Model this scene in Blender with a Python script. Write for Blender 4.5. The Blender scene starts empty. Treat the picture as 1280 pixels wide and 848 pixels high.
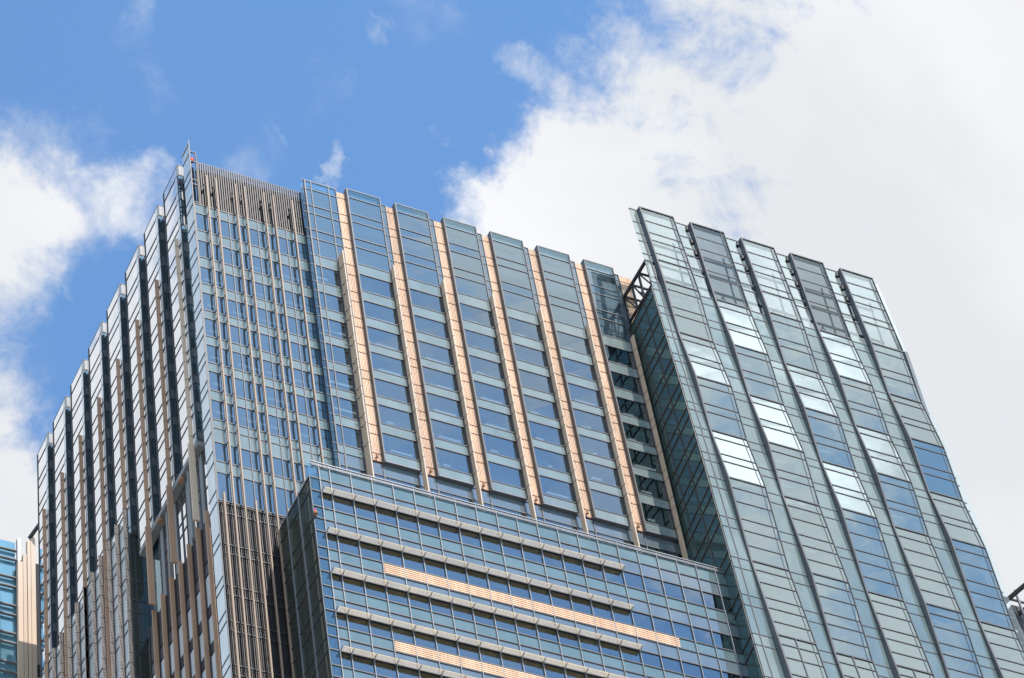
import bpy, math, random
from mathutils import Vector, Matrix
random.seed(7)
S = bpy.context.scene
COL = S.collection

# ------------------------------------------------------------------ camera
F_PX, EL, ROLL, AZ = 4008.659, 0.87113603, -0.1942314, 0.58926556
EYE = Vector((0.0, 0.0, 1.6))
fwd = Vector((math.cos(EL)*math.sin(AZ), math.cos(EL)*math.cos(AZ), math.sin(EL)))
rt = Vector((math.cos(AZ), -math.sin(AZ), 0.0))
up = rt.cross(fwd)
r_ = rt*math.cos(ROLL) + up*math.sin(ROLL)
u_ = -rt*math.sin(ROLL) + up*math.cos(ROLL)
camd = bpy.data.cameras.new('camera')
cam = bpy.data.objects.new('camera', camd)
COL.objects.link(cam)
cam.matrix_world = Matrix((
    (r_.x, u_.x, -fwd.x, EYE.x), (r_.y, u_.y, -fwd.y, EYE.y),
    (r_.z, u_.z, -fwd.z, EYE.z), (0, 0, 0, 1)))
camd.sensor_width = 36.0
camd.lens = 36.0*F_PX/1280.0
camd.clip_start = 1.0
camd.clip_end = 20000.0
S.camera = cam

# ------------------------------------------------------------------ sun, sky, exposure
SUN_EL, SUN_AZ = 54.0, 14.0        # azimuth measured from -Y (behind the viewer) towards +X
ss = Vector((math.cos(math.radians(SUN_EL))*math.sin(math.radians(SUN_AZ)),
             -math.cos(math.radians(SUN_EL))*math.cos(math.radians(SUN_AZ)),
             math.sin(math.radians(SUN_EL))))
sd = bpy.data.lights.new('sun', 'SUN')
sd.energy = 4.6
sd.angle = math.radians(0.5)
sd.color = (1.0, 0.95, 0.88)
so = bpy.data.objects.new('sun', sd)
so.rotation_euler = ss.to_track_quat('Z', 'Y').to_euler()
so.location = (60, -60, 400)
COL.objects.link(so)

S.view_settings.view_transform = 'Standard'
S.view_settings.look = 'None'
S.view_settings.exposure = 0.0
S.view_settings.gamma = 1.0
S.view_settings.use_curve_mapping = False

W = bpy.data.worlds.new('World')
S.world = W
W.use_nodes = True
nt = W.node_tree
nt.nodes.clear()
def N(t, kind, **kw):
    n = t.nodes.new(kind)
    for k, v in kw.items():
        if k == 'inp':
            for i, x in v.items(): n.inputs[i].default_value = x
        else: setattr(n, k, v)
    return n
def px_dir(x, y):
    d = (r_*(x-640) - u_*(y-424) + fwd*F_PX)
    return d.normalized()
def ang_dir(az, el, back=False):
    a, e = math.radians(az), math.radians(el)
    return Vector((math.cos(e)*math.sin(a), (-1 if back else 1)*math.cos(e)*math.cos(a), math.sin(e)))
out = N(nt, 'ShaderNodeOutputWorld')
bg = N(nt, 'ShaderNodeBackground')
nt.links.new(bg.outputs[0], out.inputs[0])
sky = N(nt, 'ShaderNodeTexSky', sky_type='NISHITA', sun_disc=False, sun_elevation=math.radians(SUN_EL),
        sun_rotation=math.atan2(ss.x, ss.y), air_density=1.0, dust_density=0.35, ozone_density=2.2, altitude=50)
tc = N(nt, 'ShaderNodeTexCoord')
def fbm(scale, detail, rough, off, dist=0.0):
    mp = N(nt, 'ShaderNodeMapping'); mp.inputs['Location'].default_value = off
    nt.links.new(tc.outputs['Generated'], mp.inputs[0])
    n = N(nt, 'ShaderNodeTexNoise'); n.inputs['Scale'].default_value = scale
    n.inputs['Detail'].default_value = detail; n.inputs['Roughness'].default_value = rough
    n.inputs['Distortion'].default_value = dist
    nt.links.new(mp.outputs[0], n.inputs['Vector'])
    return n.outputs['Fac']
def math_(op, a, b, clamp=False):
    m = N(nt, 'ShaderNodeMath', operation=op, use_clamp=clamp)
    for i, v in enumerate((a, b)):
        if v is None: continue
        if isinstance(v, (int, float)): m.inputs[i].default_value = v
        else: nt.links.new(v, m.inputs[i])
    return m.outputs[0]
# clouds: soft masses standing at fixed places of the sky dome, broken up by noise
BLOBS = [  # direction, outer radius (deg), inner radius (deg), weight
    (px_dir(1210, 230), 7.6, 2.6, 0.95), (px_dir(1330, 700), 9.5, 5.0, 0.95), (px_dir(860, 330), 4.6, 0.8, 0.80),
    (px_dir(660, 262), 2.0, 0.0, 0.34), (px_dir(735, 150), 2.2, 0.0, 0.32), (px_dir(830, 60), 1.8, 0.0, 0.18), (px_dir(600, 265), 1.2, 0.0, 0.24), (px_dir(1040, 10), 4.2, 1.6, 0.80),
    (px_dir(-85, 300), 2.9, 0.6, 0.56), (px_dir(-110, 620), 3.6, 1.2, 0.58), (px_dir(60, 250), 2.2, 0.0, 0.24), (px_dir(20, 500), 2.0, 0.0, 0.30),
    (px_dir(165, 240), 1.3, 0.0, 0.30), (px_dir(422, 224), 0.50, 0.0, 0.42), (px_dir(478, 48), 0.60, 0.0, 0.20),
    (px_dir(648, 68), 0.8, 0.0, 0.22), (px_dir(282, 190), 1.1, 0.0, 0.28), (px_dir(400, 122), 1.2, 0.0, 0.20),
    (px_dir(520, 10), 1.2, 0.0, 0.14), (px_dir(170, 70), 0.9, 0.0, 0.14),
    # the rest of the dome, seen in the glass
    (ang_dir(-29, 40), 15.5, 9.5, 0.95),
    (ang_dir(63, 55, True), 12.0, 6.0, 1.0), (ang_dir(70, 45, True), 18.2, 13.0, 1.0), (ang_dir(44.8, 54.0, True), 8.6, 4.6, 0.66), (ang_dir(35.0, 50.6, True), 3.6, 0.0, 0.30), (ang_dir(36.5, 46.5, True), 2.6, 0.0, 0.30), (ang_dir(30.0, 43.8, True), 3.2, 0.0, 0.20), (ang_dir(31.5, 49.5, True), 2.2, 0.0, 0.15), (ang_dir(42.6, 43.8, True), 3.0, 0.0, 0.36), (ang_dir(39.0, 45.3, True), 2.4, 0.0, 0.34),
    (ang_dir(95, 35, True), 24.0, 12.0, 0.8), (ang_dir(-50, 30, True), 26.0, 12.0, 0.8), (ang_dir(-100, 45), 24.0, 10.0, 0.8),
    (ang_dir(10, 82, True), 9.0, 3.0, 0.6), (ang_dir(60, 15), 18.0, 8.0, 0.7),
]
wn = N(nt, 'ShaderNodeTexNoise'); wn.inputs['Scale'].default_value = 16.0; wn.inputs['Detail'].default_value = 9.0; wn.inputs['Roughness'].default_value = 0.62
nt.links.new(tc.outputs['Generated'], wn.inputs['Vector'])
ws = N(nt, 'ShaderNodeVectorMath', operation='SUBTRACT'); nt.links.new(wn.outputs['Color'], ws.inputs[0]); ws.inputs[1].default_value = (0.5, 0.5, 0.5)
wm = N(nt, 'ShaderNodeVectorMath', operation='SCALE'); nt.links.new(ws.outputs[0], wm.inputs[0]); wm.inputs['Scale'].default_value = 0.085
wa = N(nt, 'ShaderNodeVectorMath', operation='ADD'); nt.links.new(tc.outputs['Generated'], wa.inputs[0]); nt.links.new(wm.outputs[0], wa.inputs[1])
wv = N(nt, 'ShaderNodeVectorMath', operation='NORMALIZE'); nt.links.new(wa.outputs[0], wv.inputs[0])
cov = None
for c, ro, ri, w in BLOBS:
    d = N(nt, 'ShaderNodeVectorMath', operation='DOT_PRODUCT')
    nt.links.new(wv.outputs[0], d.inputs[0]); d.inputs[1].default_value = c
    mr = N(nt, 'ShaderNodeMapRange', interpolation_type='SMOOTHSTEP', clamp=True)
    nt.links.new(d.outputs['Value'], mr.inputs[0])
    mr.inputs[1].default_value = math.cos(math.radians(ro)); mr.inputs[2].default_value = math.cos(math.radians(ri))
    mr.inputs[3].default_value = 0.0; mr.inputs[4].default_value = w
    cov = mr.outputs[0] if cov is None else math_('MAXIMUM', cov, mr.outputs[0]) if w > 0.5 else math_('ADD', cov, mr.outputs[0])
big = fbm(13.0, 14.0, 0.60, (3.1, 7.2, 1.3), 0.35)
fine = fbm(42.0, 10.0, 0.66, (9.1, 2.2, 5.3), 0.5)
nz = math_('ADD', math_('MULTIPLY', math_('SUBTRACT', big, 0.5), 1.8), math_('MULTIPLY', math_('SUBTRACT', fine, 0.5), 1.05))
dens = math_('ADD', cov, math_('MULTIPLY', nz, math_('ADD', math_('MULTIPLY', cov, 1.2, True), 0.22)))
mr = N(nt, 'ShaderNodeMapRange', interpolation_type='SMOOTHSTEP', clamp=True)
nt.links.new(dens, mr.inputs[0]); mr.inputs[1].default_value = 0.08; mr.inputs[2].default_value = 0.66
alpha = math_('MULTIPLY', mr.outputs[0], 0.97)
tone = fbm(5.0, 8.0, 0.55, (1.7, 4.4, 8.8), 0.2)
cr = N(nt, 'ShaderNodeValToRGB')
cr.color_ramp.elements[0].position = 0.38; cr.color_ramp.elements[0].color = (0.79, 0.805, 0.825, 1)
cr.color_ramp.elements[1].position = 0.60; cr.color_ramp.elements[1].color = (0.95, 0.95, 0.965, 1)
nt.links.new(tone, cr.inputs[0])
# sky radiance scaled and nudged to the deeper blue of the day
skm = N(nt, 'ShaderNodeMix', data_type='RGBA', blend_type='MULTIPLY'); skm.inputs[0].default_value = 1.0
nt.links.new(sky.outputs[0], skm.inputs[6]); skm.inputs[7].default_value = (1.37, 1.76, 1.92, 1)
clm = N(nt, 'ShaderNodeMix', data_type='RGBA', blend_type='MULTIPLY'); clm.inputs[0].default_value = 1.0
sdn = N(nt, 'ShaderNodeVectorMath', operation='DOT_PRODUCT'); nt.links.new(tc.outputs['Generated'], sdn.inputs[0]); sdn.inputs[1].default_value = ss
smr = N(nt, 'ShaderNodeMapRange', interpolation_type='SMOOTHSTEP', clamp=True)   # clouds are brighter towards the sun
nt.links.new(sdn.outputs['Value'], smr.inputs[0]); smr.inputs[1].default_value = math.cos(math.radians(50)); smr.inputs[2].default_value = math.cos(math.radians(17))
smr.inputs[3].default_value = 6.9; smr.inputs[4].default_value = 11.5
pdn = N(nt, 'ShaderNodeVectorMath', operation='DOT_PRODUCT'); nt.links.new(wv.outputs[0], pdn.inputs[0]); pdn.inputs[1].default_value = ang_dir(49.3, 56.0, True)
pmr = N(nt, 'ShaderNodeMapRange', interpolation_type='SMOOTHSTEP', clamp=True)   # one sunlit cloud head
nt.links.new(pdn.outputs['Value'], pmr.inputs[0]); pmr.inputs[1].default_value = math.cos(math.radians(3.9)); pmr.inputs[2].default_value = math.cos(math.radians(0.8))
pmr.inputs[3].default_value = 0.0; pmr.inputs[4].default_value = 17.0
nt.links.new(cr.outputs[0], clm.inputs[6]); nt.links.new(math_('ADD', smr.outputs[0], pmr.outputs[0]), clm.inputs[7])
mx = N(nt, 'ShaderNodeMix', data_type='RGBA')
nt.links.new(alpha, mx.inputs[0]); nt.links.new(skm.outputs[2], mx.inputs[6]); nt.links.new(clm.outputs[2], mx.inputs[7])
nt.links.new(mx.outputs[2], bg.inputs[0])
bg.inputs[1].default_value = 0.15

S.render.engine = 'CYCLES'
S.cycles.max_bounces = 8
S.cycles.transparent_max_bounces = 16
S.cycles.glossy_bounces = 5
S.cycles.diffuse_bounces = 3
S.cycles.sample_clamp_indirect = 6.0

# ------------------------------------------------------------------ materials
def mat(name):
    m = bpy.data.materials.new(name); m.use_nodes = True
    m.node_tree.nodes.clear()
    o = N(m.node_tree, 'ShaderNodeOutputMaterial')
    return m, m.node_tree, o
def grime(t, scale=0.6, stretch=(1, 1, 0.25)):
    tcn = N(t, 'ShaderNodeTexCoord'); mp = N(t, 'ShaderNodeMapping'); mp.inputs['Scale'].default_value = stretch
    geo = N(t, 'ShaderNodeNewGeometry')
    t.links.new(geo.outputs['Position'], mp.inputs[0])
    n = N(t, 'ShaderNodeTexNoise'); n.inputs['Scale'].default_value = scale; n.inputs['Detail'].default_value = 6
    t.links.new(mp.outputs[0], n.inputs['Vector'])
    return n.outputs['Fac']
def solid(name, col, rough=0.6, metal=0.0, var=0.12, scale=0.7, spec=0.4, stretch=(1, 1, 0.25)):
    m, t, o = mat(name)
    p = N(t, 'ShaderNodeBsdfPrincipled'); t.links.new(p.outputs[0], o.inputs[0])
    p.inputs['Roughness'].default_value = rough; p.inputs['Metallic'].default_value = metal
    p.inputs['Specular IOR Level'].default_value = spec
    f = grime(t, scale, stretch)
    c = N(t, 'ShaderNodeValToRGB')
    c.color_ramp.elements[0].position = 0.3; c.color_ramp.elements[1].position = 0.7
    c.color_ramp.elements[0].color = tuple(x*(1-var) for x in col)+(1,)
    c.color_ramp.elements[1].color = tuple(min(1, x*(1+var)) for x in col)+(1,)
    oi = N(t, 'ShaderNodeObjectInfo')
    mm = N(t, 'ShaderNodeMapRange'); t.links.new(oi.outputs['Random'], mm.inputs[0]); mm.inputs[3].default_value = 0.93; mm.inputs[4].default_value = 1.07
    mu = N(t, 'ShaderNodeVectorMath', operation='SCALE')
    t.links.new(f, c.inputs[0]); t.links.new(c.outputs[0], mu.inputs[0]); t.links.new(mm.outputs[0], mu.inputs['Scale'])
    t.links.new(mu.outputs[0], p.inputs['Base Color'])
    return m
def glass(name, refl, tint, fac, under=None, under_w=0.0, rough=0.012, wave=0.0012, wscale=0.35):
    """coated facade glass: mirror coat over a tinted see-through pane, or over a fritted backing (under)"""
    m, t, o = mat(name)
    geo = N(t, 'ShaderNodeNewGeometry')
    n = N(t, 'ShaderNodeTexNoise'); n.inputs['Scale'].default_value = wscale; n.inputs['Detail'].default_value = 2
    oi = N(t, 'ShaderNodeObjectInfo')
    ad = N(t, 'ShaderNodeVectorMath', operation='ADD'); t.links.new(geo.outputs['Position'], ad.inputs[0])
    sc = N(t, 'ShaderNodeMath', operation='MULTIPLY'); t.links.new(oi.outputs['Random'], sc.inputs[0]); sc.inputs[1].default_value = 60
    t.links.new(sc.outputs[0], ad.inputs[1]); t.links.new(ad.outputs[0], n.inputs['Vector'])
    # pane waviness: bend the normal by a few milliradians
    sb = N(t, 'ShaderNodeVectorMath', operation='SUBTRACT'); t.links.new(n.outputs['Color'], sb.inputs[0]); sb.inputs[1].default_value = (0.5, 0.5, 0.5)
    s2 = N(t, 'ShaderNodeVectorMath', operation='SCALE'); t.links.new(sb.outputs[0], s2.inputs[0]); s2.inputs['Scale'].default_value = wave*8
    a2 = N(t, 'ShaderNodeVectorMath', operation='ADD'); t.links.new(geo.outputs['Normal'], a2.inputs[0]); t.links.new(s2.outputs[0], a2.inputs[1])
    nn = N(t, 'ShaderNodeVectorMath', operation='NORMALIZE'); t.links.new(a2.outputs[0], nn.inputs[0])
    g = N(t, 'ShaderNodeBsdfGlossy'); g.inputs['Color'].default_value = refl+(1,); g.inputs['Roughness'].default_value = rough
    t.links.new(nn.outputs[0], g.inputs['Normal'])
    tr = N(t, 'ShaderNodeBsdfTransparent'); tr.inputs['Color'].default_value = tint+(1,)
    base = tr.outputs[0]
    if under:
        df = N(t, 'ShaderNodeBsdfDiffuse')
        f = grime(t, 0.45, (1, 1, 0.5))
        c = N(t, 'ShaderNodeValToRGB'); c.color_ramp.elements[0].position = 0.3; c.color_ramp.elements[1].position = 0.7
        c.color_ramp.elements[0].color = tuple(x*0.84 for x in under)+(1,); c.color_ramp.elements[1].color = tuple(min(1, x*1.12) for x in under)+(1,)
        t.links.new(f, c.inputs[0]); t.links.new(c.outputs[0], df.inputs[0])
        mxs = N(t, 'ShaderNodeMixShader'); mxs.inputs[0].default_value = under_w
        t.links.new(tr.outputs[0], mxs.inputs[1]); t.links.new(df.outputs[0], mxs.inputs[2]); base = mxs.outputs[0]
    lw = N(t, 'ShaderNodeLayerWeight'); lw.inputs['Blend'].default_value = 0.5
    fr = N(t, 'ShaderNodeMath', operation='POWER'); t.links.new(lw.outputs['Facing'], fr.inputs[0]); fr.inputs[1].default_value = 4.0
    ma = N(t, 'ShaderNodeMath', operation='MULTIPLY_ADD', use_clamp=True)
    t.links.new(fr.outputs[0], ma.inputs[0]); ma.inputs[1].default_value = 0.9; ma.inputs[2].default_value = fac
    mxs2 = N(t, 'ShaderNodeMixShader'); t.links.new(ma.outputs[0], mxs2.inputs[0])
    t.links.new(base, mxs2.inputs[1]); t.links.new(g.outputs[0], mxs2.inputs[2]); t.links.new(mxs2.outputs[0], o.inputs[0])
    return m
def emis(name, col, s):
    m, t, o = mat(name); e = N(t, 'ShaderNodeEmission'); e.inputs[0].default_value = col+(1,); e.inputs[1].default_value = s
    t.links.new(e.outputs[0], o.inputs[0]); return m
M = {
 'window': glass('window_glass', (0.42, 0.52, 0.60), (0.54, 0.60, 0.62), 0.34),
 'window_corner': glass('corner_window_glass', (0.42, 0.52, 0.61), (0.54, 0.60, 0.62), 0.32, (0.10, 0.14, 0.17), 0.35),
 'spandrel': glass('spandrel_glass', (0.60, 0.68, 0.72), (0.3, 0.3, 0.3), 0.12, (0.25, 0.29, 0.275), 0.95),
 'upper': glass('upper_glass', (0.45, 0.55, 0.61), (0.52, 0.58, 0.60), 0.35, (0.09, 0.13, 0.15), 0.5),
 'parapet': glass('parapet_glass', (0.60, 0.78, 0.86), (0.66, 0.80, 0.86), 0.14),
 'clear': glass('clear_glass', (0.8, 0.9, 0.95), (0.90, 0.955, 0.955), 0.03),
 'wing': glass('wing_glass', (0.57, 0.65, 0.655), (0.50, 0.57, 0.58), 0.36, (0.13, 0.20, 0.20), 0.35),
 'wing_top': glass('wing_top_glass', (0.46, 0.52, 0.53), (0.72, 0.775, 0.775), 0.14),
 'wing_strip': glass('wing_strip_glass', (0.52, 0.61, 0.62), (0.30, 0.36, 0.36), 0.17, (0.215, 0.262, 0.25), 0.85),
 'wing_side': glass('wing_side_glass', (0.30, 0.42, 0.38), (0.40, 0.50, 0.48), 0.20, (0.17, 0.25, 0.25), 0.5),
 'left': glass('left_glass', (0.92, 0.95, 0.98), (0.25, 0.32, 0.36), 0.66),
 'slot': glass('slot_glass', (0.42, 0.54, 0.58), (0.40, 0.50, 0.54), 0.42, (0.11, 0.15, 0.17), 0.6),
 'dark_glass': glass('dark_glass', (0.30, 0.35, 0.34), (0.45, 0.50, 0.48), 0.16, (0.13, 0.135, 0.12), 0.5),
 'screen': glass('screen_glass', (0.46, 0.58, 0.62), (0.3, 0.3, 0.3), 0.17, (0.16, 0.215, 0.215), 0.95),
 'screen_pale': glass('screen_pale_glass', (0.50, 0.58, 0.66), (0.3, 0.3, 0.3), 0.18, (0.165, 0.195, 0.215), 0.95),
 'frame': solid('mullion_metal', (0.085, 0.08, 0.085), 0.5, 0.1),
 'frame_brown': solid('brown_mullion', (0.085, 0.068, 0.062), 0.55, 0.1),
 'reveal': solid('reveal_metal', (0.13, 0.135, 0.145), 0.5, 0.2),
 'tile': solid('terracotta', (0.84, 0.54, 0.355), 0.75, 0, 0.16, 1.6, 0.4, (1, 1, 0.12)),
 'tile_dark': solid('terracotta_joint', (0.20, 0.10, 0.07), 0.85),
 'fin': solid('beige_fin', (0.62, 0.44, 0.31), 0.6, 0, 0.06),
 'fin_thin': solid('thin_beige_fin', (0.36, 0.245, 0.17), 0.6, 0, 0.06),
 'fin_shaded': solid('shaded_fin', (0.48, 0.28, 0.175), 0.65, 0, 0.08),  # beige fin with its shade put into the colour
 'louvre': solid('grey_louvre', (0.042, 0.030, 0.028), 0.5, 0.1),
 'louvre_dark': solid('dark_louvre', (0.046, 0.036, 0.034), 0.55, 0.1, 0.25, 2.0),
 'rail': solid('rail_metal', (0.24, 0.24, 0.25), 0.45, 0.2),
 'frit_bright': glass('bright_frit_glass', (0.9, 0.92, 0.94), (0.3, 0.3, 0.3), 0.22, (0.80, 0.83, 0.84), 0.98),
 'blade': solid('pale_brown_blade', (0.62, 0.45, 0.35), 0.65, 0, 0.1),
 'cyan': glass('cyan_glass', (0.50, 0.72, 0.82), (0.45, 0.68, 0.80), 0.20, (0.22, 0.42, 0.50), 0.7),
 'blind': solid('roller_blind', (0.60, 0.62, 0.60), 0.9),
 'frit': glass('white_frit_glass', (0.85, 0.90, 0.94), (0.3, 0.3, 0.3), 0.10, (0.68, 0.71, 0.73), 0.97),
 'wing_top_dim_sky': glass('wing_top_dim_sky_glass', (0.30, 0.36, 0.38), (0.68, 0.73, 0.74), 0.14),  # crown glass toned down to stand for a darker reflected sky
 'soffit': solid('soffit', (0.26, 0.25, 0.24), 0.7),
 'shade': solid('sunshade', (0.62, 0.47, 0.28), 0.6),
 'steel': solid('dark_steel', (0.05, 0.045, 0.045), 0.6, 0.2),
 'core': solid('dark_interior', (0.055, 0.06, 0.07), 0.9),
 'ceiling': solid('office_ceiling', (0.50, 0.52, 0.52), 0.9),
 'light': emis('office_light', (0.85, 0.95, 1.0), 1.3),
 'white': solid('white_panel', (0.70, 0.71, 0.72), 0.5),
 'red': solid('red_lens', (0.75, 0.04, 0.03), 0.3),
 'rust': solid('rusty_bracket', (0.38, 0.20, 0.11), 0.8),
 'asphalt': solid('city_paving', (0.24, 0.235, 0.22), 0.9),
 'roof': solid('roof_gravel', (0.30, 0.30, 0.29), 0.95),
}

# ------------------------------------------------------------------ mesh helpers
ORIGIN = {}
class MB:
    def __init__(self): self.v = []; self.f = []; self.m = []
    def hexa(self, p, m=0):
        """p: 8 corners, bottom ring 0-3 then top ring 4-7"""
        b = len(self.v); self.v += [tuple(q) for q in p]
        for f in ((0, 3, 2, 1), (4, 5, 6, 7), (0, 1, 5, 4), (1, 2, 6, 5), (2, 3, 7, 6), (3, 0, 4, 7)):
            self.f.append(tuple(b+i for i in f)); self.m.append(m)
    def box(self, x0, x1, y0, y1, z0, z1, m=0):
        if x1 < x0: x0, x1 = x1, x0
        if y1 < y0: y0, y1 = y1, y0
        if z1 < z0: z0, z1 = z1, z0
        self.hexa([(x0, y0, z0), (x1, y0, z0), (x1, y1, z0), (x0, y1, z0), (x0, y0, z1), (x1, y0, z1), (x1, y1, z1), (x0, y1, z1)], m)
    def beam(self, a, b, w=0.2, h=None, m=0):
        h = h or w
        a = Vector(a); b = Vector(b); d = (b-a).normalized()
        s = d.cross(Vector((0, 0, 1)))
        if s.length < 1e-3: s = Vector((1, 0, 0))
        s.normalize(); t = s.cross(d)
        s *= w/2; t *= h/2
        self.hexa([a-s-t, a+s-t, b+s-t, b-s-t, a-s+t, a+s+t, b+s+t, b-s+t], m)
    def cyl(self, c, r, z0, z1, n=12, m=0, r2=None):
        r2 = r if r2 is None else r2
        b = len(self.v)
        for z, rr in ((z0, r), (z1, r2)):
            for i in range(n):
                a = 2*math.pi*i/n; self.v.append((c[0]+rr*math.cos(a), c[1]+rr*math.sin(a), z))
        for i in range(n):
            j = (i+1) % n; self.f.append((b+i, b+j, b+n+j, b+n+i)); self.m.append(m)
        self.f.append(tuple(b+n-1-i for i in range(n))); self.m.append(m)
        self.f.append(tuple(b+n+i for i in range(n))); self.m.append(m)
    def build(self, name, mats, parent=None, kind=None, label=None, cat=None, group=None, bevel=0):
        if not isinstance(mats, (list, tuple)): mats = [mats]
        xs = [v[0] for v in self.v]; ys = [v[1] for v in self.v]; zs = [v[2] for v in self.v]
        o0 = Vector(((min(xs)+max(xs))/2, (min(ys)+max(ys))/2, min(zs)))
        me = bpy.data.meshes.new(name)
        me.from_pydata([(v[0]-o0.x, v[1]-o0.y, v[2]-o0.z) for v in self.v], [], self.f)
        for mm in mats: me.materials.append(M[mm])
        me.polygons.foreach_set('material_index', self.m)
        me.update()
        ob = bpy.data.objects.new(name, me); COL.objects.link(ob)
        ORIGIN[ob.name] = o0
        if parent:
            ob.parent = parent; ob.location = o0 - ORIGIN[parent.name]
        else: ob.location = o0
        if kind: ob['kind'] = kind
        if label: ob['label'] = label
        if cat: ob['category'] = cat
        if group: ob['group'] = group
        return ob
def thing(name, loc, label, cat, group=None):
    o = bpy.data.objects.new(name, None); COL.objects.link(o); o.location = loc; o.empty_display_size = 5
    ORIGIN[o.name] = Vector(loc); o['label'] = label; o['category'] = cat
    if group: o['group'] = group
    return o
EPS = 0.004

# ------------------------------------------------------------------ setting: the ground
g = MB(); g.v += [(-6000, -6000, 0), (6000, -6000, 0), (6000, 6000, 0), (-6000, 6000, 0)]; g.f.append((0, 1, 2, 3)); g.m.append(0)
g.build('ground', 'asphalt', kind='structure')

# ================================================================== THE TOWER
T = thing('office_tower', (120, 200, 0), 'huge glass office tower with terracotta strips, beige fins and a folded glass wing', 'skyscraper')

# storey lines shared by the main front, the corner and the left side
ZR = [277.4, 275.9, 273.0, 271.6, 268.7, 267.2, 264.3, 262.6, 259.8, 258.2, 255.5, 254.0, 251.2, 249.9, 247.1, 245.75, 243.0, 241.7, 238.8, 237.4, 234.5, 233.25]
YB, YS = 180.0, 180.45

# ---- main body behind the glass: roof, floors, dark interior
c = MB()
c.box(100.2, 137.6, 184.2, 226, 2, 271.0, 0)
c.box(88.2, 99.9, 184.2, 226, 2, 268.0, 0)
c.box(88.4, 92.0, 183.0, 184.0, 2, 232, 0)
c.build('interior_core', ['core'], T)
rf = MB(); rf.box(98.9, 135.7, 181.2, 226, 271.2, 271.8); rf.box(87.2, 98.7, 182.4, 226, 268.3, 268.9)
rf.build('roof', 'roof', T)

def floors(name, x0, x1, y0, y1, levels, lights=True, dz=0.0):
    """ceilings behind the glass with a rail of light"""
    a = MB(); b = MB()
    for z in levels:
        a.box(x0, x1, y0, y1, z-0.12, z+0.10)
        if lights:
            xx = x0+0.4
            while xx < x1-1.6:
                if random.random() < 0.75: b.box(xx, min(xx+random.choice((1.2, 2.4)), x1-0.2), y0+1.1, y0+1.25, z-0.20, z-0.13)
                xx += 2.87
    a.build(name, 'ceiling', T)
    if lights and b.v: b.build('ceiling_light', 'light', T)
floors('ceiling', 99.0, 136.9, 181.0, 184.1, [z+0.6 for z in ZR[7::2]])
floors('ceiling', 86.6, 98.6, 182.0, 184.1, [z+0.6 for z in ZR[7::2]])

# ---- seven bays of the main front
def pane(mb, x0, x1, y, z0, z1, m=0, th=0.05):
    mb.box(x0, x1, y, y+th, z0, z1, m)
BX = [103.05, 108.77, 114.54, 120.21, 125.94, 131.69]
BW = [3.92]*5+[3.63]
def bay(xl, w, first=False):
    """one glass bay: frame, parapet, windows, spandrels, reveal, soffit"""
    y = YS if first else YB
    fr = MB(); x1 = xl+w
    t = 0.055
    # body: sides and soffit of the box
    root = MB()
    root.box(xl, xl+0.10, y, YS+0.25, ZR[-1], ZR[0]-0.02); root.box(x1-0.06, x1, y+0.02, YS+0.25, ZR[-1], ZR[0]-0.02)
    root.box(xl-0.02, x1+0.02, y-0.02, YS+0.25, ZR[0]-0.05, ZR[0]+0.06)
    bl = MB()
    for i in range(7, len(ZR)-1, 2):
        for xa, xb in ((xl+.2, xl+w*.5-.04), (xl+w*.5+.04, x1-.2)):
            if random.random() < 0.42: bl.box(xa, xb, 180.62, 180.66, ZR[i]-(ZR[i]-ZR[i+1])*random.choice((.25, .4, .6, .95)), ZR[i]-0.02)
    if not first:
        root.box(xl-0.02, x1+0.02, y-0.02, YS+0.20, ZR[-1]-0.16, ZR[-1]-0.0)
    B = root.build('glass_bay', ['reveal'], T)
    if bl.v: bl.build('blind', 'blind', B)
    for z in ZR[1:-1]: fr.box(xl+0.1, x1-0.06, y-t, y+0.04, z-0.055, z+0.055)
    fr.box(xl-0.02, xl+0.12, y-t-0.02, y+0.02, ZR[-1], ZR[0]-0.06); fr.box(x1-0.08, x1+0.02, y-t-0.02, y+0.018, ZR[-1], ZR[0]-0.06)
    if first: fr.box(xl+0.70, xl+0.80, y-t-0.01, y+0.03, ZR[-1]-14, ZR[0]-0.06); fr.box(xl+2.76, xl+2.86, y-t-0.01, y+0.03, ZR[-1]-14, ZR[0]-0.06)
    fr.build('frame', 'frame', B)
    p = MB(); pane(p, xl+0.1, x1-0.06, y, ZR[1], ZR[0]); p.box(xl+0.5, x1-0.7, y+0.9, y+1.0, ZR[1]-0.1, ZR[1]+0.25, 1); p.box(xl+0.4, x1-0.3, y+0.25, y+0.33, ZR[0]-0.75, ZR[0]-0.6, 1)
    p.build('parapet', ['parapet', 'rail'], B)
    sp = MB()
    for i in range(1, len(ZR)-1):
        z1, z0 = ZR[i], ZR[i+1]
        if i >= 6 and i % 2 == 0:
            sp = MB(); pane(sp, xl+0.1, x1-0.06, y, z0, z1); sp.build('spandrel', 'spandrel', B)
        else:
            q = MB(); a = random.uniform(-0.006, 0.006); b_ = random.uniform(-0.010, 0.010)
            q.hexa([(xl+.1, y+b_+.01, z0), (x1-.06, y+a+.01, z0), (x1-.06, y+a+.06, z0), (xl+.1, y+b_+.06, z0),
                    (xl+.1, y-b_+.01, z1), (x1-.06, y-a+.01, z1), (x1-.06, y-a+.06, z1), (xl+.1, y-b_+.06, z1)])
            q.build('window' if i >= 6 else 'upper_window', 'window' if i >= 6 else 'upper', B)
    return B
bay(98.30, 3.72, True)
for x, w in zip(BX, BW): bay(x, w)
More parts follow.
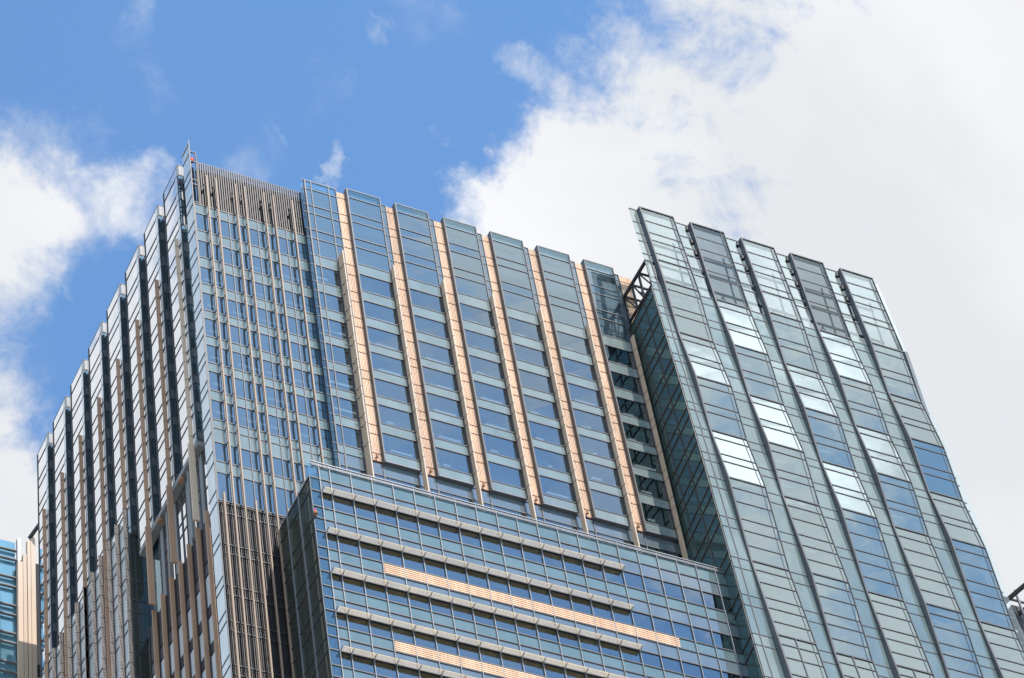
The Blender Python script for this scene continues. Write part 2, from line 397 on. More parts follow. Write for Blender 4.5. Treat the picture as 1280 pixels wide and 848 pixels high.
# glazed strip and terracotta strip between the bays
def tile_strip(x0, x1, zb=233.35, zt=276.95):
    a = MB(); a.box(x0, x1, YS+0.03, YS+0.30, zb, zt, 1)
    n = 6; w = (x1-x0)/n
    for k in range(n):                       # fluted tiles
        for i in range(len(ZR)-1):
            z1, z0 = min(ZR[i], zt), max(ZR[i+1], zb)
            a.box(x0+k*w+0.025, x0+(k+1)*w-0.02, YS-0.03+0.012*(k % 2), YS+0.035, z0+0.07, z1-0.10, 0)
    o = a.build('terracotta_strip', ['tile', 'tile_dark'], T)
    b = MB(); b.cyl((x0+0.35, YS-0.25), 0.10, zb+0.25, zb+0.75, 10, 0); b.beam((x0+0.35, YS-0.25, zb+0.5), (x0+0.35, YS+0.02, zb+0.5), 0.08)
    b.build('bracket', 'rust', o)
SX = [102.05] + [BX[i]+BW[i]+0.85 for i in range(6)]
nxt = BX + [138.0]
for i, x in enumerate(SX):
    x1 = nxt[i] if i < 6 else 137.85
    tile_strip(x, x1-0.01)
for i in range(6):
    a = MB(); xl = BX[i]+BW[i]
    pane(a, xl+0.01, SX[i+1]-0.05, YS, 233.3, 276.9); 
    for z in ZR[1:]: a.box(xl+0.01, SX[i+1]-0.05, YS-0.05, YS+0.03, z-0.05, z+0.05, 1)
    a.box(SX[i+1]-0.07, SX[i+1]-0.0, YS-0.09, YS+0.1, 222, 276.95, 1)
    a.box(xl+0.01, SX[i+1], YS-0.06, YS+0.08, 276.9, 277.0, 1)
    a.build('side_glazing', ['screen_pale', 'frame'], T)
# see-through end fin of the main front
a = MB(); pane(a, 97.85, 98.28, YS+0.01, 222, 276.75); 
for z in ZR: a.box(97.85, 98.3, YS-0.03, YS+0.0, z-0.04, z+0.04, 1)
a.build('glass_fin', ['clear', 'frame'], T)
a = MB(); a.box(98.30, 98.42, YS+0.08, 181.38, 222, 276.7); a.build('reveal', 'slot', T)
# lower window band under the bays
a = MB(); zz = [233.1, 231.4, 228.6, 227.0, 224.0, 222.0]
xs = [98.3, 99.0, 101.05]+sorted([v for i in range(6) for v in (BX[i], BX[i]+BW[i]-0.2)])+[136.9]
for j in range(len(zz)-1):
    pane(a, 98.3, 137.2, YS+0.02, zz[j+1], zz[j], 0 if j % 2 else 1)
    a.box(98.3, 137.2, YS-0.04, YS+0.06, zz[j+1]-0.06, zz[j+1]+0.06, 2)
for x in xs: a.box(x-0.06, x+0.06, YS-0.06, YS+0.01, 222, 233.08, 2)
a.build('lower_window_band', ['window', 'screen_pale', 'frame'], T)
# beige blades standing in front of the bays
for x in (101.15, 106.98, 112.74, 118.50, 124.17, 129.90, 135.36):
    a = MB(); a.box(x, x+0.13, 179.28, 180.02 if x > 102 else 180.42, 221, 264.9)
    o = a.build('beige_fin', 'fin', T)
    for z in ZR[7:21]:
        b = MB(); b.box(x-0.02, x+0.15, 179.26, 180.0, z-0.03, z+0.03); b.box(x-0.32, x-0.005, 179.9, 179.98, z-0.06, z+0.06)
        b.build('bracket', 'frame_brown', o)

# ---- corner front (behind the thin beige fins)
YC = 181.5
CR = [268.75]+[z for z in ZR if z < 268][0:-1]+[233.25, 231.2, 228.5, 226.9, 222.95]
cols = [85.75, 87.15, 88.25, 89.5, 90.45, 91.5, 92.75, 93.7, 94.8, 96.0, 97.0, 98.25]
B = MB(); B.box(85.75, 98.2, YC+0.06, YC+0.14, 222.95, 268.75); 
Bm = MB()
for z in CR: Bm.box(85.75, 98.25, YC-0.06, YC+0.05, z-0.06, z+0.06)
for xx in cols: Bm.box(xx-0.045, xx+0.045, YC-0.08, YC+0.045, 222.95, 268.75)
cf = Bm.build('corner_front_frame', 'frame', T)
sp = MB()
for i in range(len(CR)-1):
    z1, z0 = CR[i], CR[i+1]
    pale = (z1-z0) < 2.4
    if pale: sp = MB(); pane(sp, 85.8, 98.25, YC, z0, z1); sp.build('spandrel', 'spandrel', cf)
    else:
        q = MB()
        for j in range(len(cols)-1):
            a_, b_ = random.uniform(-.006, .006), random.uniform(-.008, .008)
            x0, x1 = cols[j]+.045, cols[j+1]-.045
            q.hexa([(x0, YC+a_, z0), (x1, YC+b_, z0), (x1, YC+b_+.04, z0), (x0, YC+a_+.04, z0), (x0, YC-a_, z1), (x1, YC-b_, z1), (x1, YC-b_+.04, z1), (x0, YC-a_+.04, z1)])
        q.build('window_row', 'window_corner', cf)
# louvre crown
a = MB(); x = 86.45
a.box(86.3, 98.4, YC+0.26, YC+0.4, 268.9, 275.2, 1)
while x < 98.25:
    a.box(x, x+0.12, YC-0.02, YC+0.16, 268.85, 276.45, 0); x += 0.255
for z in (268.86, 271.3, 273.4, 275.25): a.box(86.4, 98.3, YC+0.165, YC+0.255, z, z+0.14, 2)
a.box(86.38, 98.3, YC-0.05, YC+0.24, 268.72, 268.83, 2)
a.build('louvre_crown', ['louvre', 'louvre_dark', 'louvre'], T)
# open frame with a fan at the corner, beside the crown
a = MB()
for xx in (85.62, 86.30): a.box(xx, xx+0.09, YC-0.05, YC+0.1, 268.9, 277.9)
for z in (269.0, 272.1, 272.9, 276.2, 277.85): a.box(85.72, 86.3, YC-0.04, YC+0.08, z, z+0.12)
a.box(85.7, 86.35, YC+0.7, YC+0.8, 268.9, 276.2, 1)
o = a.build('corner_frame', ['louvre', 'core'], T)
a = MB(); a.cyl((86.0, YC+0.3), 0.24, 276.6, 277.1, 12); a.build('red_fan', 'red', o)
# thin fins
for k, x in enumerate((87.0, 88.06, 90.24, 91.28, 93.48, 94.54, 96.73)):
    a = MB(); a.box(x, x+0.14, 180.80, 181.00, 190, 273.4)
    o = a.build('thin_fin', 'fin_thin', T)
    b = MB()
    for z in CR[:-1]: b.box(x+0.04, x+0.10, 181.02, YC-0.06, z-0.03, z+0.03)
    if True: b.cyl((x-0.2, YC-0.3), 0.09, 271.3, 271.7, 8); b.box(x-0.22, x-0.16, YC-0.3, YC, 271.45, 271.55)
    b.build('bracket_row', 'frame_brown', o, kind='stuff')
for x in (85.96, 89.15, 92.4):
    a = MB(); a.box(x, x+0.17, 180.72, 181.02, 190, 223.3); a.build('thin_fin', 'fin_thin', T)
# dark louvred storeys below
a = MB(); a.box(85.75, 98.9, YC+0.20, YC+0.35, 190, 222.9, 0)
x = 85.85
while x < 98.3:
    a.box(x, x+0.07, YC+0.06, YC+0.18, 190, 222.8, 0); x += 0.2
for z in (222.75, 221.35, 217.1, 215.85, 211.6, 210.4, 207.0, 205.75, 201.5, 200.3): a.box(85.75, 98.9, YC-0.02, YC+0.04, z-0.045, z+0.045, 1)
a.build('dark_louvre_storeys', ['louvre_dark', 'frame'], T)

# ---- left side: eight boxes, slots and shade-toned fins
XL = 85.0
LY = [183.44+5.66*i for i in range(8)]
LZB = [233.4, 233.4, 233.4, 238.0, 241.8, 241.8, 241.8, 241.8]
LZR = [277.6]+ZR[1:]
for i, y0 in enumerate(LY):
    y1 = y0+3.95 if i < 7 else y0+3.4
    zb = LZB[i]
    rows = [z for z in LZR if z > zb+0.5]+[zb]
    root = MB(); root.box(XL, XL+1.0, y0, y0+0.10, zb, 277.5); root.box(XL, XL+1.0, y1-0.08, y1, zb, 277.5); root.box(XL-0.02, XL+1.0, y0-0.02, y1+0.02, 277.5, 277.62)
    root.box(XL+0.0, XL+1.0, y0, y1, zb-0.12, zb-0.01)
    B = root.build('side_bay', ['reveal'], T)
    fr = MB()
    for z in rows[1:-1]: fr.box(XL-0.05, XL+0.03, y0+0.06, y1-0.06, z-0.055, z+0.055)
    fr.box(XL-0.07, XL+0.02, y0-0.02, y0+0.08, zb, 277.5); fr.box(XL-0.07, XL+0.02, y1-0.08, y1+0.02, zb, 277.5)
    fr.build('frame', 'frame_brown', B)
    for j in range(len(rows)-1):
        z1, z0 = rows[j], rows[j+1]
        if z1-z0 > 2 or True:
            q = MB(); a_, b_ = random.uniform(-.006, .006), random.uniform(-.006, .006)
            q.hexa([(XL+a_, y0+.08, z0), (XL+a_+.05, y0+.08, z0), (XL+b_+.05, y1-.08, z0), (XL+b_, y1-.08, z0),
                    (XL-a_, y0+.08, z1), (XL-a_+.05, y0+.08, z1), (XL-b_+.05, y1-.08, z1), (XL-b_, y1-.08, z1)])
            if z1-z0 > 2: q.build('side_window', 'left', B)
            else: q.build('side_spandrel', 'left', B)
    q = MB(); q.box(XL-0.03, XL-0.006, y0+0.09, y0+0.72, zb+0.06, 277.4); q.build('white_edge_glazing', 'frit', B)
    # near end of the box, seen in the slot: dark glass with grey plates in the short rows
    s = MB(); s.box(XL+0.02, XL+1.0, y0-0.03, y0-0.002, zb, 277.4, 0)
    for j in range(len(rows)-1):
        z1, z0 = rows[j], rows[j+1]
        s.box(XL+0.0, XL+1.0, y0-0.08, y0-0.032, z1-0.05, z1+0.05, 1)
        if z1-z0 < 2: s.box(XL+0.12, XL+0.92, y0-0.065, y0-0.033, z0+0.1, z1-0.1, 2)
        s.box(XL+0.45, XL+0.52, y0-0.07, y0-0.033, z0+0.05, z1-0.05, 1)
    s.build('slot_glazing', ['slot', 'frame', 'reveal'], B)
a = MB(); a.box(XL+1.0, XL+1.3, 182.3, 226.6, 223, 277.2, 0); a.build('side_wall', 'slot', T)
# glass screen of the near corner
a = MB(); pane_z = LZR+[z for z in (231.2, 228.5, 226.9, 222.95, 221.4, 217.1, 215.8, 211.5, 210.3, 207, 205.7, 201.5, 200.2, 196, 190)]
a.box(XL+0.15, XL+0.19, 180.45, 182.25, 190, 278.1, 0)
a.box(XL+0.24, XL+0.55, 181.62, 182.2, 190, 277.4, 1)
for z in pane_z: a.box(XL+0.09, XL+0.145, 180.45, 182.3, z-0.05, z+0.05, 2)
a.box(XL+0.1, XL+0.2, 180.38, 180.45, 190, 278.3, 2)
a.build('corner_glass_screen', ['frit', 'white', 'frame'], T)
# fins of the left side
for i, y0 in enumerate(LY):
    y = y0+0.78; zt = 265.6
    zlow = 233.4 if i < 3 else (238 if i == 3 else 190)
    a = MB(); a.box(84.50, 84.93, y, y+0.14, zlow, zt)
    if i < 3: a.box(84.36, 84.98, y-0.02, y+0.18, 222.6, 233.4)
    o = a.build('side_fin', 'fin_shaded' if i else 'fin', T)  # first fin keeps the sunlit beige, the others carry painted shade
    b = MB()
    for z in LZR:
        if zlow < z < zt: b.box(84.49, 84.95, y-0.01, y+0.15, z-0.025, z+0.025); b.box(84.86, 84.99, y-0.45, y, z-0.03, z+0.03)
    b.build('bracket_row', 'frame_brown', o, kind='stuff')
# lower far half of the left side: beige blades and glass, in front of the bays
yy = 201.0; k = 0
LV = [241.8, 240.4, 237.4, 236.0, 232.9, 231.4, 227.1, 225.7, 221.4, 220.0, 215.8, 214.4, 210.2, 208.8, 204.4, 203, 198.6, 197.2, 190]
w = MB(); w.box(84.9, 84.95, 200.9, 226.6, 190, 241.75, 0); w.box(85.3, 86.2, 200.9, 226.6, 190, 241.7, 1)
w.box(84.85, 86.9, 200.86, 200.92, 190, 238.2, 2)
w.build('lower_side_glazing', ['frit_bright', 'core', 'dark_glass'], T)
while yy < 226.4:
    a = MB(); a.box(84.40, 84.84, yy+0.12, yy+0.18, 190, 241.8)
    o = a.build('perforated_blade', 'blade', T)
    b = MB(); b.box(84.80, 84.9, yy+0.02, yy+0.12, 190, 241.9)
    for z in LV: b.box(84.4, 84.86, yy+0.10, yy+0.20, z-0.03, z+0.03); b.box(84.82, 84.895, yy+0.1, yy+2.26, z-0.04, z+0.04)
    # rows of small clips
    for n_ in range(0, 120):
        z = 241.5-n_*0.42
        xx = 84.43+((n_*0.045) % 0.34)
        b.box(xx, xx+0.07, yy+0.095, yy+0.12, z, z+0.16)
    b.build('clip_row', 'frame_brown', o, kind='stuff')
    yy += 2.28
# lower near half: recessed glazing, ledge, shade-toned fins
w = MB(); XR = 85.72
w.box(XR, XR+0.05, 182.3, 195.6, 190, 232.3, 0)
w.box(XR+0.3, XR+1.2, 182.3, 195.6, 190, 232.3, 1)
for z in (231.3, 228.5, 226.9, 222.9, 221.4): w.box(XR-0.06, XR-0.003, 182.3, 195.6, z-0.06, z+0.06, 2)
for y in [183.0+1.12*j for j in range(12)]:
    w.box(XR-0.1, XR-0.004, y-0.05, y+0.05, 190, 232.3, 2)
    if int((y-183.0)/1.12+.5) % 3 == 1: w.box(XR-0.14, XR-0.01, y+0.05, y+0.75, 222.9, 232.3, 3)
w.build('recessed_glazing', ['left', 'core', 'frame', 'soffit'], T)
w = MB(); w.box(87.2, 87.25, 195.5, 200.9, 190, 238, 0); w.box(87.6, 88, 195.5, 200.9, 190, 238, 1); w.box(85.75, 87.2, 195.6, 195.7, 190, 233.2, 1)
for z in (235.4, 231.3, 228.5, 226.9, 222.9, 221.4, 217, 215.7, 211.3, 210, 206, 204.6): w.box(84.95, 87.3, 200.80, 200.86, z-0.06, z+0.06, 2); w.box(87.1, 87.19, 195.6, 200.8, z-0.06, z+0.06, 2)
for x in (85.4, 86.3): w.box(x-0.04, x+0.04, 200.79, 200.85, 190, 238.2, 2)
w.build('loggia', ['dark_glass', 'core', 'frame'], T)
w = MB(); w.box(84.9, 85.7, 183.4, 198.6, 232.45, 233.1, 0); w.build('ledge', 'soffit', T)
for y in (186.6, 192.2):
    a = MB(); a.box(85.2, 85.55, y, y+0.3, 222.9, 232.4); a.build('pillar', 'soffit', T)
    b = MB(); b.cyl((84.9, y+1.0), 0.3, 231.7, 232.1, 12); b.build('bracket', 'rust', T)
for k in range(7):
    y = 183.0+2.24*k
    a = MB(); a.box(84.98, 85.42, y, y+0.14, 190, 222.8)
    o = a.build('shaded_fin', 'fin_shaded', T)  # same shade-painted beige as the side fins
    b = MB()
    for z in (221.4, 217.1, 215.8, 211.6, 210.3, 207, 205.7, 201.5, 200.2, 196):
        b.box(85.0, 86.1, y+0.14, y+0.22, z-0.05, z+0.05)
    b.build('bracket_row', 'frame_brown', o, kind='stuff')
    q = MB()                                 # dark louvre and window panels between the fins
    for (z0, z1, m_) in ((217.6, 222.3, 0), (215.9, 217.3, 2), (211.9, 215.6, 1), (210.5, 211.7, 0), (207.2, 210.3, 1), (205.8, 207.1, 0), (201.7, 205.6, 1), (200.3, 201.6, 0), (190, 200.2, 1)):
        q.box(85.50, 85.56, y+1.15, y+2.0, z0, z1, m_)
    q.box(85.45, 85.58, y+0.2, y+1.1, 190, 222.4, 0); q.box(85.40, 85.58, y+2.02, y+2.18, 190, 222.4, 0)
    q.build('infill_panel', ['louvre_dark', 'frit', 'frame'], T)

# ---- lower front block with sunshades
YP = 173.8; PX0, PX1 = 92.43, 135.3
PM = [92.43]+[93.5+2.133*k for k in range(20)]
PR = [222.2, 220.05, 218.3, 216.15, 214.62, 212.87, 210.74, 209.3, 207.6, 205.77, 204.33, 202.68, 200.82, 199.43, 197.78, 195.89, 194.48, 192.7, 190.8, 189.4]
fr = MB()
for z in PR[1:]: fr.box(91.4, PX1, YP-0.07, YP+0.02, z-0.06, z+0.06)
for x in PM: fr.box(x-0.032, x+0.032, YP-0.12, YP+0.015, 189.4, 222.2, 1)
fr.box(91.38, 91.46, YP-0.05, YP+0.05, 189.4, 220.1)
P = fr.build('projecting_block_frame', ['frame', 'rail'], T)
kinds = []
for i in range(len(PR)-1):
    z1, z0 = PR[i], PR[i+1]
    j = (i-1) % 3 if i >= 1 else 2
    typ = 'teal' if i == 0 else ('pale', 'blue', 'teal')[(i-1) % 3]
    x0 = PX0
    q = MB()
    if typ == 'blue':
        for a_, b_ in zip(PM, PM[1:]+[PX1]):
            if b_ <= a_: continue
            e1, e2 = random.uniform(-.004, .004), random.uniform(-.006, .006)
            q.hexa([(a_+.05, YP+.02+e1, z0), (b_-.05, YP+.02+e2, z0), (b_-.05, YP+.06+e2, z0), (a_+.05, YP+.06+e1, z0),
                    (a_+.05, YP+.02-e1, z1), (b_-.05, YP+.02-e2, z1), (b_-.05, YP+.06-e2, z1), (a_+.05, YP+.06-e1, z1)])
        q.build('window_row', 'window', P)
    else:
        pane(q, x0, PX1, YP+0.02, z0, z1 if i else 221.7)
        q.build('spandrel_row', 'screen' if typ == 'teal' else 'screen_pale', P)
# glass cheek of the screen
a = MB(); a.box(91.35, PX0-0.05, YP+0.005, YP+0.03, 189.4, 222.0, 0)
for z in PR[1:]: a.box(91.9, 92.38, YP+0.35, YP+0.4, z-0.9, z-0.1, 1)
a.box(92.35, 92.45, YP+0.1, YP+0.9, 189.4, 221.6, 2)
a.build('glass_fin', ['parapet', 'parapet', 'screen_pale'], P)
a = MB()
for z, t_ in ((222.2, 0.10), (221.72, 0.07)): a.box(91.7, 135.2, YP-0.16, YP-0.03, z-t_/2, z+t_/2)
a.box(91.7, 135.2, YP-0.1, YP-0.03, 221.9, 222.0)
a.build('parapet_rail', 'rail', P)
for zi in (2, 5, 8, 11, 14, 17):
    z = PR[zi]; x1 = 123.45
    a = MB()
    for k in range(4):
        y = YP-0.16-0.13*k
        a.hexa([(92.55, y-0.035, z-0.03), (x1, y-0.035, z-0.03), (x1, y-0.015, z-0.03), (92.55, y-0.015, z-0.03),
                (92.55, y-0.0, z+0.06), (x1, y-0.0, z+0.06), (x1, y+0.02, z+0.06), (92.55, y+0.02, z+0.06)])
    a.box(92.55, x1, YP-0.68, YP-0.65, z-0.03, z+0.05)
    o = a.build('sunshade', 'shade', T)
    b = MB()
    for x in PM:
        if x < x1+0.05: b.beam((x, YP-0.12, z-0.0), (x+0.02, YP-0.74, z+0.02), 0.05, 0.07); b.beam((x, YP-0.12, z-0.45), (x, YP-0.6, z-0.02), 0.03, 0.03)
    b.build('bracket_row', 'rail', o, kind='stuff')
for zi in (6, 12):
    z1, z0 = PR[zi], PR[zi+1]
    a = MB(); n = 5
    for k in range(n):
        zz0 = z0+0.07+(z1-z0-0.14)*k/n
        a.hexa([(97.85, YP-0.10, zz0), (128.0, YP-0.10, zz0), (128.0, YP+0.0, zz0), (97.85, YP+0.0, zz0),
                (97.85, YP-0.10, zz0+0.15), (128.0, YP-0.10, zz0+0.15), (128.0, YP-0.0, zz0+0.15), (97.85, YP-0.0, zz0+0.15)], 0)
    a.box(97.8, 128.05, YP-0.01, YP+0.015, z0+0.062, z1-0.062, 1)
    a.build('terracotta_louvre_band', ['tile', 'tile_dark'], T)
# left cheek of the block, roof, inside
a = MB(); a.box(91.42, 91.46, YP+0.1, 181.3, 189.4, 220.0, 0)
for y in (176.3, 178.9): a.box(91.30, 91.41, y-0.07, y+0.07, 189.4, 220.1, 1)
for z in [v for i_, v in enumerate(PR) if i_ % 3]: a.box(91.34, 91.41, YP+0.1, 181.3, z-0.04, z+0.04, 2)
for y in (174.9, 177.4, 180.2): a.box(91.9, 92.3, y-0.25, y+0.25, 189.4, 219.9, 3)
a.box(92.7, 92.8, YP+0.6, 181.2, 189.4, 219.9, 3)
a.build('block_side_glazing', ['dark_glass', 'rail', 'frame', 'core'], T)
a = MB(); a.box(91.35, 135.3, YP+0.1, 180.4, 220.05, 220.3); a.build('block_roof', 'roof', T)
a = MB()
for z in (218.3, 212.9, 207.6, 202.7, 197.8, 192.7): a.box(92.9, 135.0, YP+0.1, YP+3.8, z+0.05, z+0.25)
a.build('ceiling', 'ceiling', T)
a = MB()
for i in range(2, len(PR)-1, 3):
    for xa, xb in zip(PM[1:], PM[2:]):
        if random.random() < 0.3 and xb < 135: a.box(xa+0.1, xb-0.1, YP+0.3, YP+0.34, PR[i]-(PR[i]-PR[i+1])*random.choice((.5, .8, .97)), PR[i]-0.05)
a.build('blind', 'blind', P, kind='stuff')
a = MB(); a.box(92.9, 135.0, YP+3.9, 180.0, 185, 219.9); a.build('interior_core', 'core', T)
a = MB(); a.cyl((91.5, YP-0.25), 0.22, 214.75, 214.95, 12, 0); a.cyl((91.5, YP-0.25), 0.17, 214.95, 215.45, 12, 1, 0.05); a.beam((91.5, YP-0.3, 214.7), (91.5, YP, 214.7), 0.08, 0.08, 0)
a.build('warning_lamp', ['rust', 'red'], T)

# ---- folded glass wing (built in its own frame, then set at its distance)
K = 1.0098
def WP(x, y, z): return (x*K, y*K, 1.6+(z-1.6)*K)
YST = ((280, 173.52), (265.7, 172.56), (256.9, 172.05), (248.6, 171.49), (240.1, 171.0), (232.0, 170.55), (219.9, 170.03), (209.0, 169.60), (198.0, 168.95), (190, 168.5))
def ys(z):
    if z >= 280: return 173.52
    for (z1, y1), (z0, y0) in zip(YST, YST[1:]):
        if z >= z0: return y0+(y1-y0)*(z-z0)/(z1-z0)
    return 168.8
GZ = [280, 265.7, 256.9, 248.6, 240.1, 232.0, 219.9, 209.0, 198.0]
GY = {1: [173.0, 172.05, 171.92, 170.98, 170.90, 170.03, 169.93, 169.05, 168.25],
      0: [173.0, 172.40, 171.50, 171.36, 170.42, 170.46, 169.50, 169.42, 168.60]}
GX = [135.59, 142.0, 148.44, 154.82, 161.33]
FR = {0: [0, .195, .345, .45, .64, .735, .91, 1.0][:0] or [0, .18, .343, .447, .625, .712, .895, 1.0]}
def frac(i):
    if i == 0: return [0, .18, .343, .447, .625, .712, 1.0]
    if i in (1, 2, 3, 4): return [0, .155, .5, .655, 1]
    return [0, .12, .29, .5, .64, .82, 1]
def wh(mb, x0, x1, z0, z1, yf, front, back, m=0):
    """slab between x0..x1, z0..z1 following the depth function yf, offsets front/back"""
    a, b = yf(z0), yf(z1)
    mb.hexa([WP(x0, a+front, z0), WP(x1, a+front, z0), WP(x1, a+back, z0), WP(x0, a+back, z0),
             WP(x0, b+front, z1), WP(x1, b+front, z1), WP(x1, b+back, z1), WP(x0, b+back, z1)], m)
for bi, x0 in enumerate(GX):
    gy = GY[(bi+1) % 2]
    x1 = x0+4.27; xm = x0+3.80
    def yb(z):
        for i in range(len(GZ)-1):
            if z >= GZ[i+1]-1e-6: return gy[i]+(gy[i+1]-gy[i])*(GZ[i]-z)/(GZ[i]-GZ[i+1])
        return gy[-1]
    root = MB()
    for i in range(len(GZ)-1):
        z1, z0 = GZ[i], GZ[i+1]
        for (ya, side) in (((x0, x0+0.08), 'l'), ((x1-0.06, x1), 'r')):
            a_, b_ = yb(z0), yb(z1)
            root.hexa([WP(ya[0], a_+.03, z0), WP(ya[1], a_+.03, z0), WP(ya[1], max(ys(z0), a_)+.12, z0), WP(ya[0], max(ys(z0), a_)+.12, z0),
                       WP(ya[0], b_+.03, z1), WP(ya[1], b_+.03, z1), WP(ya[1], max(ys(z1), b_)+.12, z1), WP(ya[0], max(ys(z1), b_)+.12, z1)])
    B = root.build('folded_bay', 'reveal', T)
    fr = MB()
    lines = []
    for i in range(len(GZ)-1):
        z1, z0 = GZ[i], GZ[i+1]
        for k_, f_ in enumerate(frac(i)[:-1]): lines.append((z1+(z0-z1)*f_, k_ == 0))
    lines.append((GZ[-1], True))
    for z, thick in lines:
        t = 0.085 if thick else 0.05
        wh(fr, x0-0.02, x1+0.02, z-t, z+t, yb, -0.06 if not thick else -0.09, 0.02)
    for i in range(len(GZ)-1):
        z1, z0 = GZ[i], GZ[i+1]
        wh(fr, x0-0.05, x0+0.14, z0, z1, yb, -0.10, 0.025); wh(fr, xm-0.03, xm+0.03, z0, z1, yb, -0.04, 0.025); wh(fr, x1-0.05, x1+0.03, z0, z1, yb, -0.08, 0.025)
        if i == 7: wh(fr, x0+1.95, x0+2.07, z0, z1, yb, -0.07, 0.026)
    wh(fr, x0-0.03, x1+0.03, 279.95, 280.08, yb, -0.07, 0.6)
    fr.build('frame', 'frame', B)
    # glazing, one object per storey
    j = 0
    while j < len(lines)-1:
        z1 = lines[j][0]
        n_ = 2 if z1 > 232.1 else 3
        seg = lines[j:j+n_+1]
        q = MB()
        for a_, b_ in zip(seg, seg[1:]):
            for xa, xb in ((x0+.14, xm-.03), (xm+.03, x1-.05)):
                e = random.uniform(-0.005, 0.005)
                q.hexa([WP(xa, yb(b_[0])+e, b_[0]+.04), WP(xb, yb(b_[0])-e*.3, b_[0]+.04), WP(xb, yb(b_[0])-e*.3+.03, b_[0]+.04), WP(xa, yb(b_[0])+e+.03, b_[0]+.04),
                        WP(xa, yb(a_[0])-e, a_[0]-.04), WP(xb, yb(a_[0])+e*.3, a_[0]-.04), WP(xb, yb(a_[0])+e*.3+.03, a_[0]-.04), WP(xa, yb(a_[0])-e+.03, a_[0]-.04)])
        top = z1 > 274
        q.build('parapet_glazing' if top else 'folded_window', ('wing_top_dim_sky' if bi % 2 else 'wing_top') if z1 > 266 else 'wing', B)  # second and fourth crowns have the dimmer sky reflection in their colour
        j += n_
# strips between the folded bays
SR = [280, 277.4, 275.1, 273.6, 271.1, 269.8, 265.7, 264.3, 261.3, 259.9, 256.9, 255.6, 252.7, 251.3, 248.6, 247.3, 244.3, 243.0, 240.1, 238.8, 236.0, 234.7, 232.0, 230.5, 226.0, 224.5, 219.9, 218.4, 214.5, 213.0, 209.0, 207.4, 203, 201.5, 198]
def xle(z): return 134.57-1.25*(280-z)/71.0
edges = [(None, GX[0])]+[(GX[i]+4.27, GX[i+1]) for i in range(4)]
for (xa, xb) in edges:
    q = MB()
    for z1, z0 in zip(SR, SR[1:]):
        if xa is None:
            a0, a1 = xle(z0), xle(z1)
        else: a0 = a1 = xa
        m_ = 0 if z1 > 266 else 1
        for t0, t1, mm, f_, b_ in ((z0, z1, m_, 0, .04),):
            q.hexa([WP(a0, ys(z0), z0), WP(xb-.02, ys(z0), z0), WP(xb-.02, ys(z0)+.04, z0), WP(a0, ys(z0)+.04, z0),
                    WP(a1, ys(z1), z1), WP(xb-.02, ys(z1), z1), WP(xb-.02, ys(z1)+.04, z1), WP(a1, ys(z1)+.04, z1)], mm)
        wh(q, a1, xb-.02, z1-.05, z1+.05, ys, -.05, 0.045, 2)
        if xa is None: wh(q, a1+0.72, a1+0.82, z0, z1, ys, -.06, -0.005, 2)
    q.build('strip_glazing', ['wing_top', 'wing_strip', 'frame'], T)
    if xa is not None:
        b = MB()
        for z in SR[:3]: b.cyl(WP(xb-0.2, ys(z)+0.05, 0)[:2], 0.22, WP(0, 0, z-0.9)[2], WP(0, 0, z-0.3)[2], 12)
        b.build('joint_cover', 'steel', T)
# right glass fin with its brackets
q = MB()
for z1, z0 in zip(SR, SR[1:]): wh(q, 165.62, 166.62, z0, z1, ys, 0, .03, 0)
q.build('glass_fin', 'clear', T)
q = MB()
for z in SR[1:]: wh(q, 165.6, 166.25, z-0.06, z+0.06, ys, 0.04, .16, 0)
q.build('fin_bracket', 'steel', T)
# dark side of the wing, facing the main front
XS = 135.9
def xsn(z): return xle(z)*K
a = MB(); zt = 267.3; LZ = [267.3, 265.9, 263.0, 261.6, 258.8, 257.4, 254.5, 253.1, 250.2, 248.8, 245.9, 244.5, 241.6, 240.2, 237.4, 236, 233.1, 231.7, 228.9, 227.4, 223, 221.5, 217, 215.5, 211, 209.5, 205, 203.5, 199]
def side_pt(t, z):   # t = 0 near edge, 1 far edge
    xn = xsn((z-1.6)/K+1.6); yn = (ys((z-1.6)/K+1.6))*K+0.06
    return Vector((xn+(XS+0.05-xn)*t, yn+(180.4-yn)*t, z))
for z1, z0 in zip(LZ, LZ[1:]):
    p = [side_pt(0, z0), side_pt(1, z0), side_pt(1, z1), side_pt(0, z1)]
    th = Vector((0.05, 0, 0))
    a.hexa([p[0], p[0]+th, p[1]+th, p[1], p[3], p[3]+th, p[2]+th, p[2]], 0)
    a.beam(side_pt(0, z1)-Vector((.05, 0, 0)), side_pt(1, z1)-Vector((.05, 0, 0)), 0.09, 0.11, 1)
    for t in (0.01, .37, .70, .985):
        d = Vector((.05, 0, 0)); a.beam(side_pt(t, z0)-d, side_pt(t, z1)-d, 0.09, 0.09, 1)
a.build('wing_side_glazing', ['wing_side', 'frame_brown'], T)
# open steelwork over the side wall
a = MB()
def sp_(t, z): return Vector((XS+0.25, 174.9+5.4*t, z))
a.beam(sp_(0, 272.9), sp_(1.0, 272.9), .28, .34); a.beam(sp_(0, 268.6), sp_(1.0, 268.6), .24, .3)
for t in (0.0, .35, .65, 1.0): a.beam(sp_(t, 266.8), sp_(t, 272.9), .2, .2)
a.beam(sp_(0, 268.6), sp_(.35, 272.9), .14, .14); a.beam(sp_(.35, 268.6), sp_(.65, 272.9), .14, .14); a.beam(sp_(.65, 268.6), sp_(1.0, 272.9), .14, .14)
for t in (0.02, .34, .66, .98): a.beam(sp_(t, 272.9), sp_(t, 272.9)+Vector((5.5, 0, 0)), .2, .22)
a.beam(sp_(.5, 270.6), sp_(.5, 270.6)+Vector((5.5, 0, 0)), .16, .16)
a.build('steel_truss', 'steel', T)
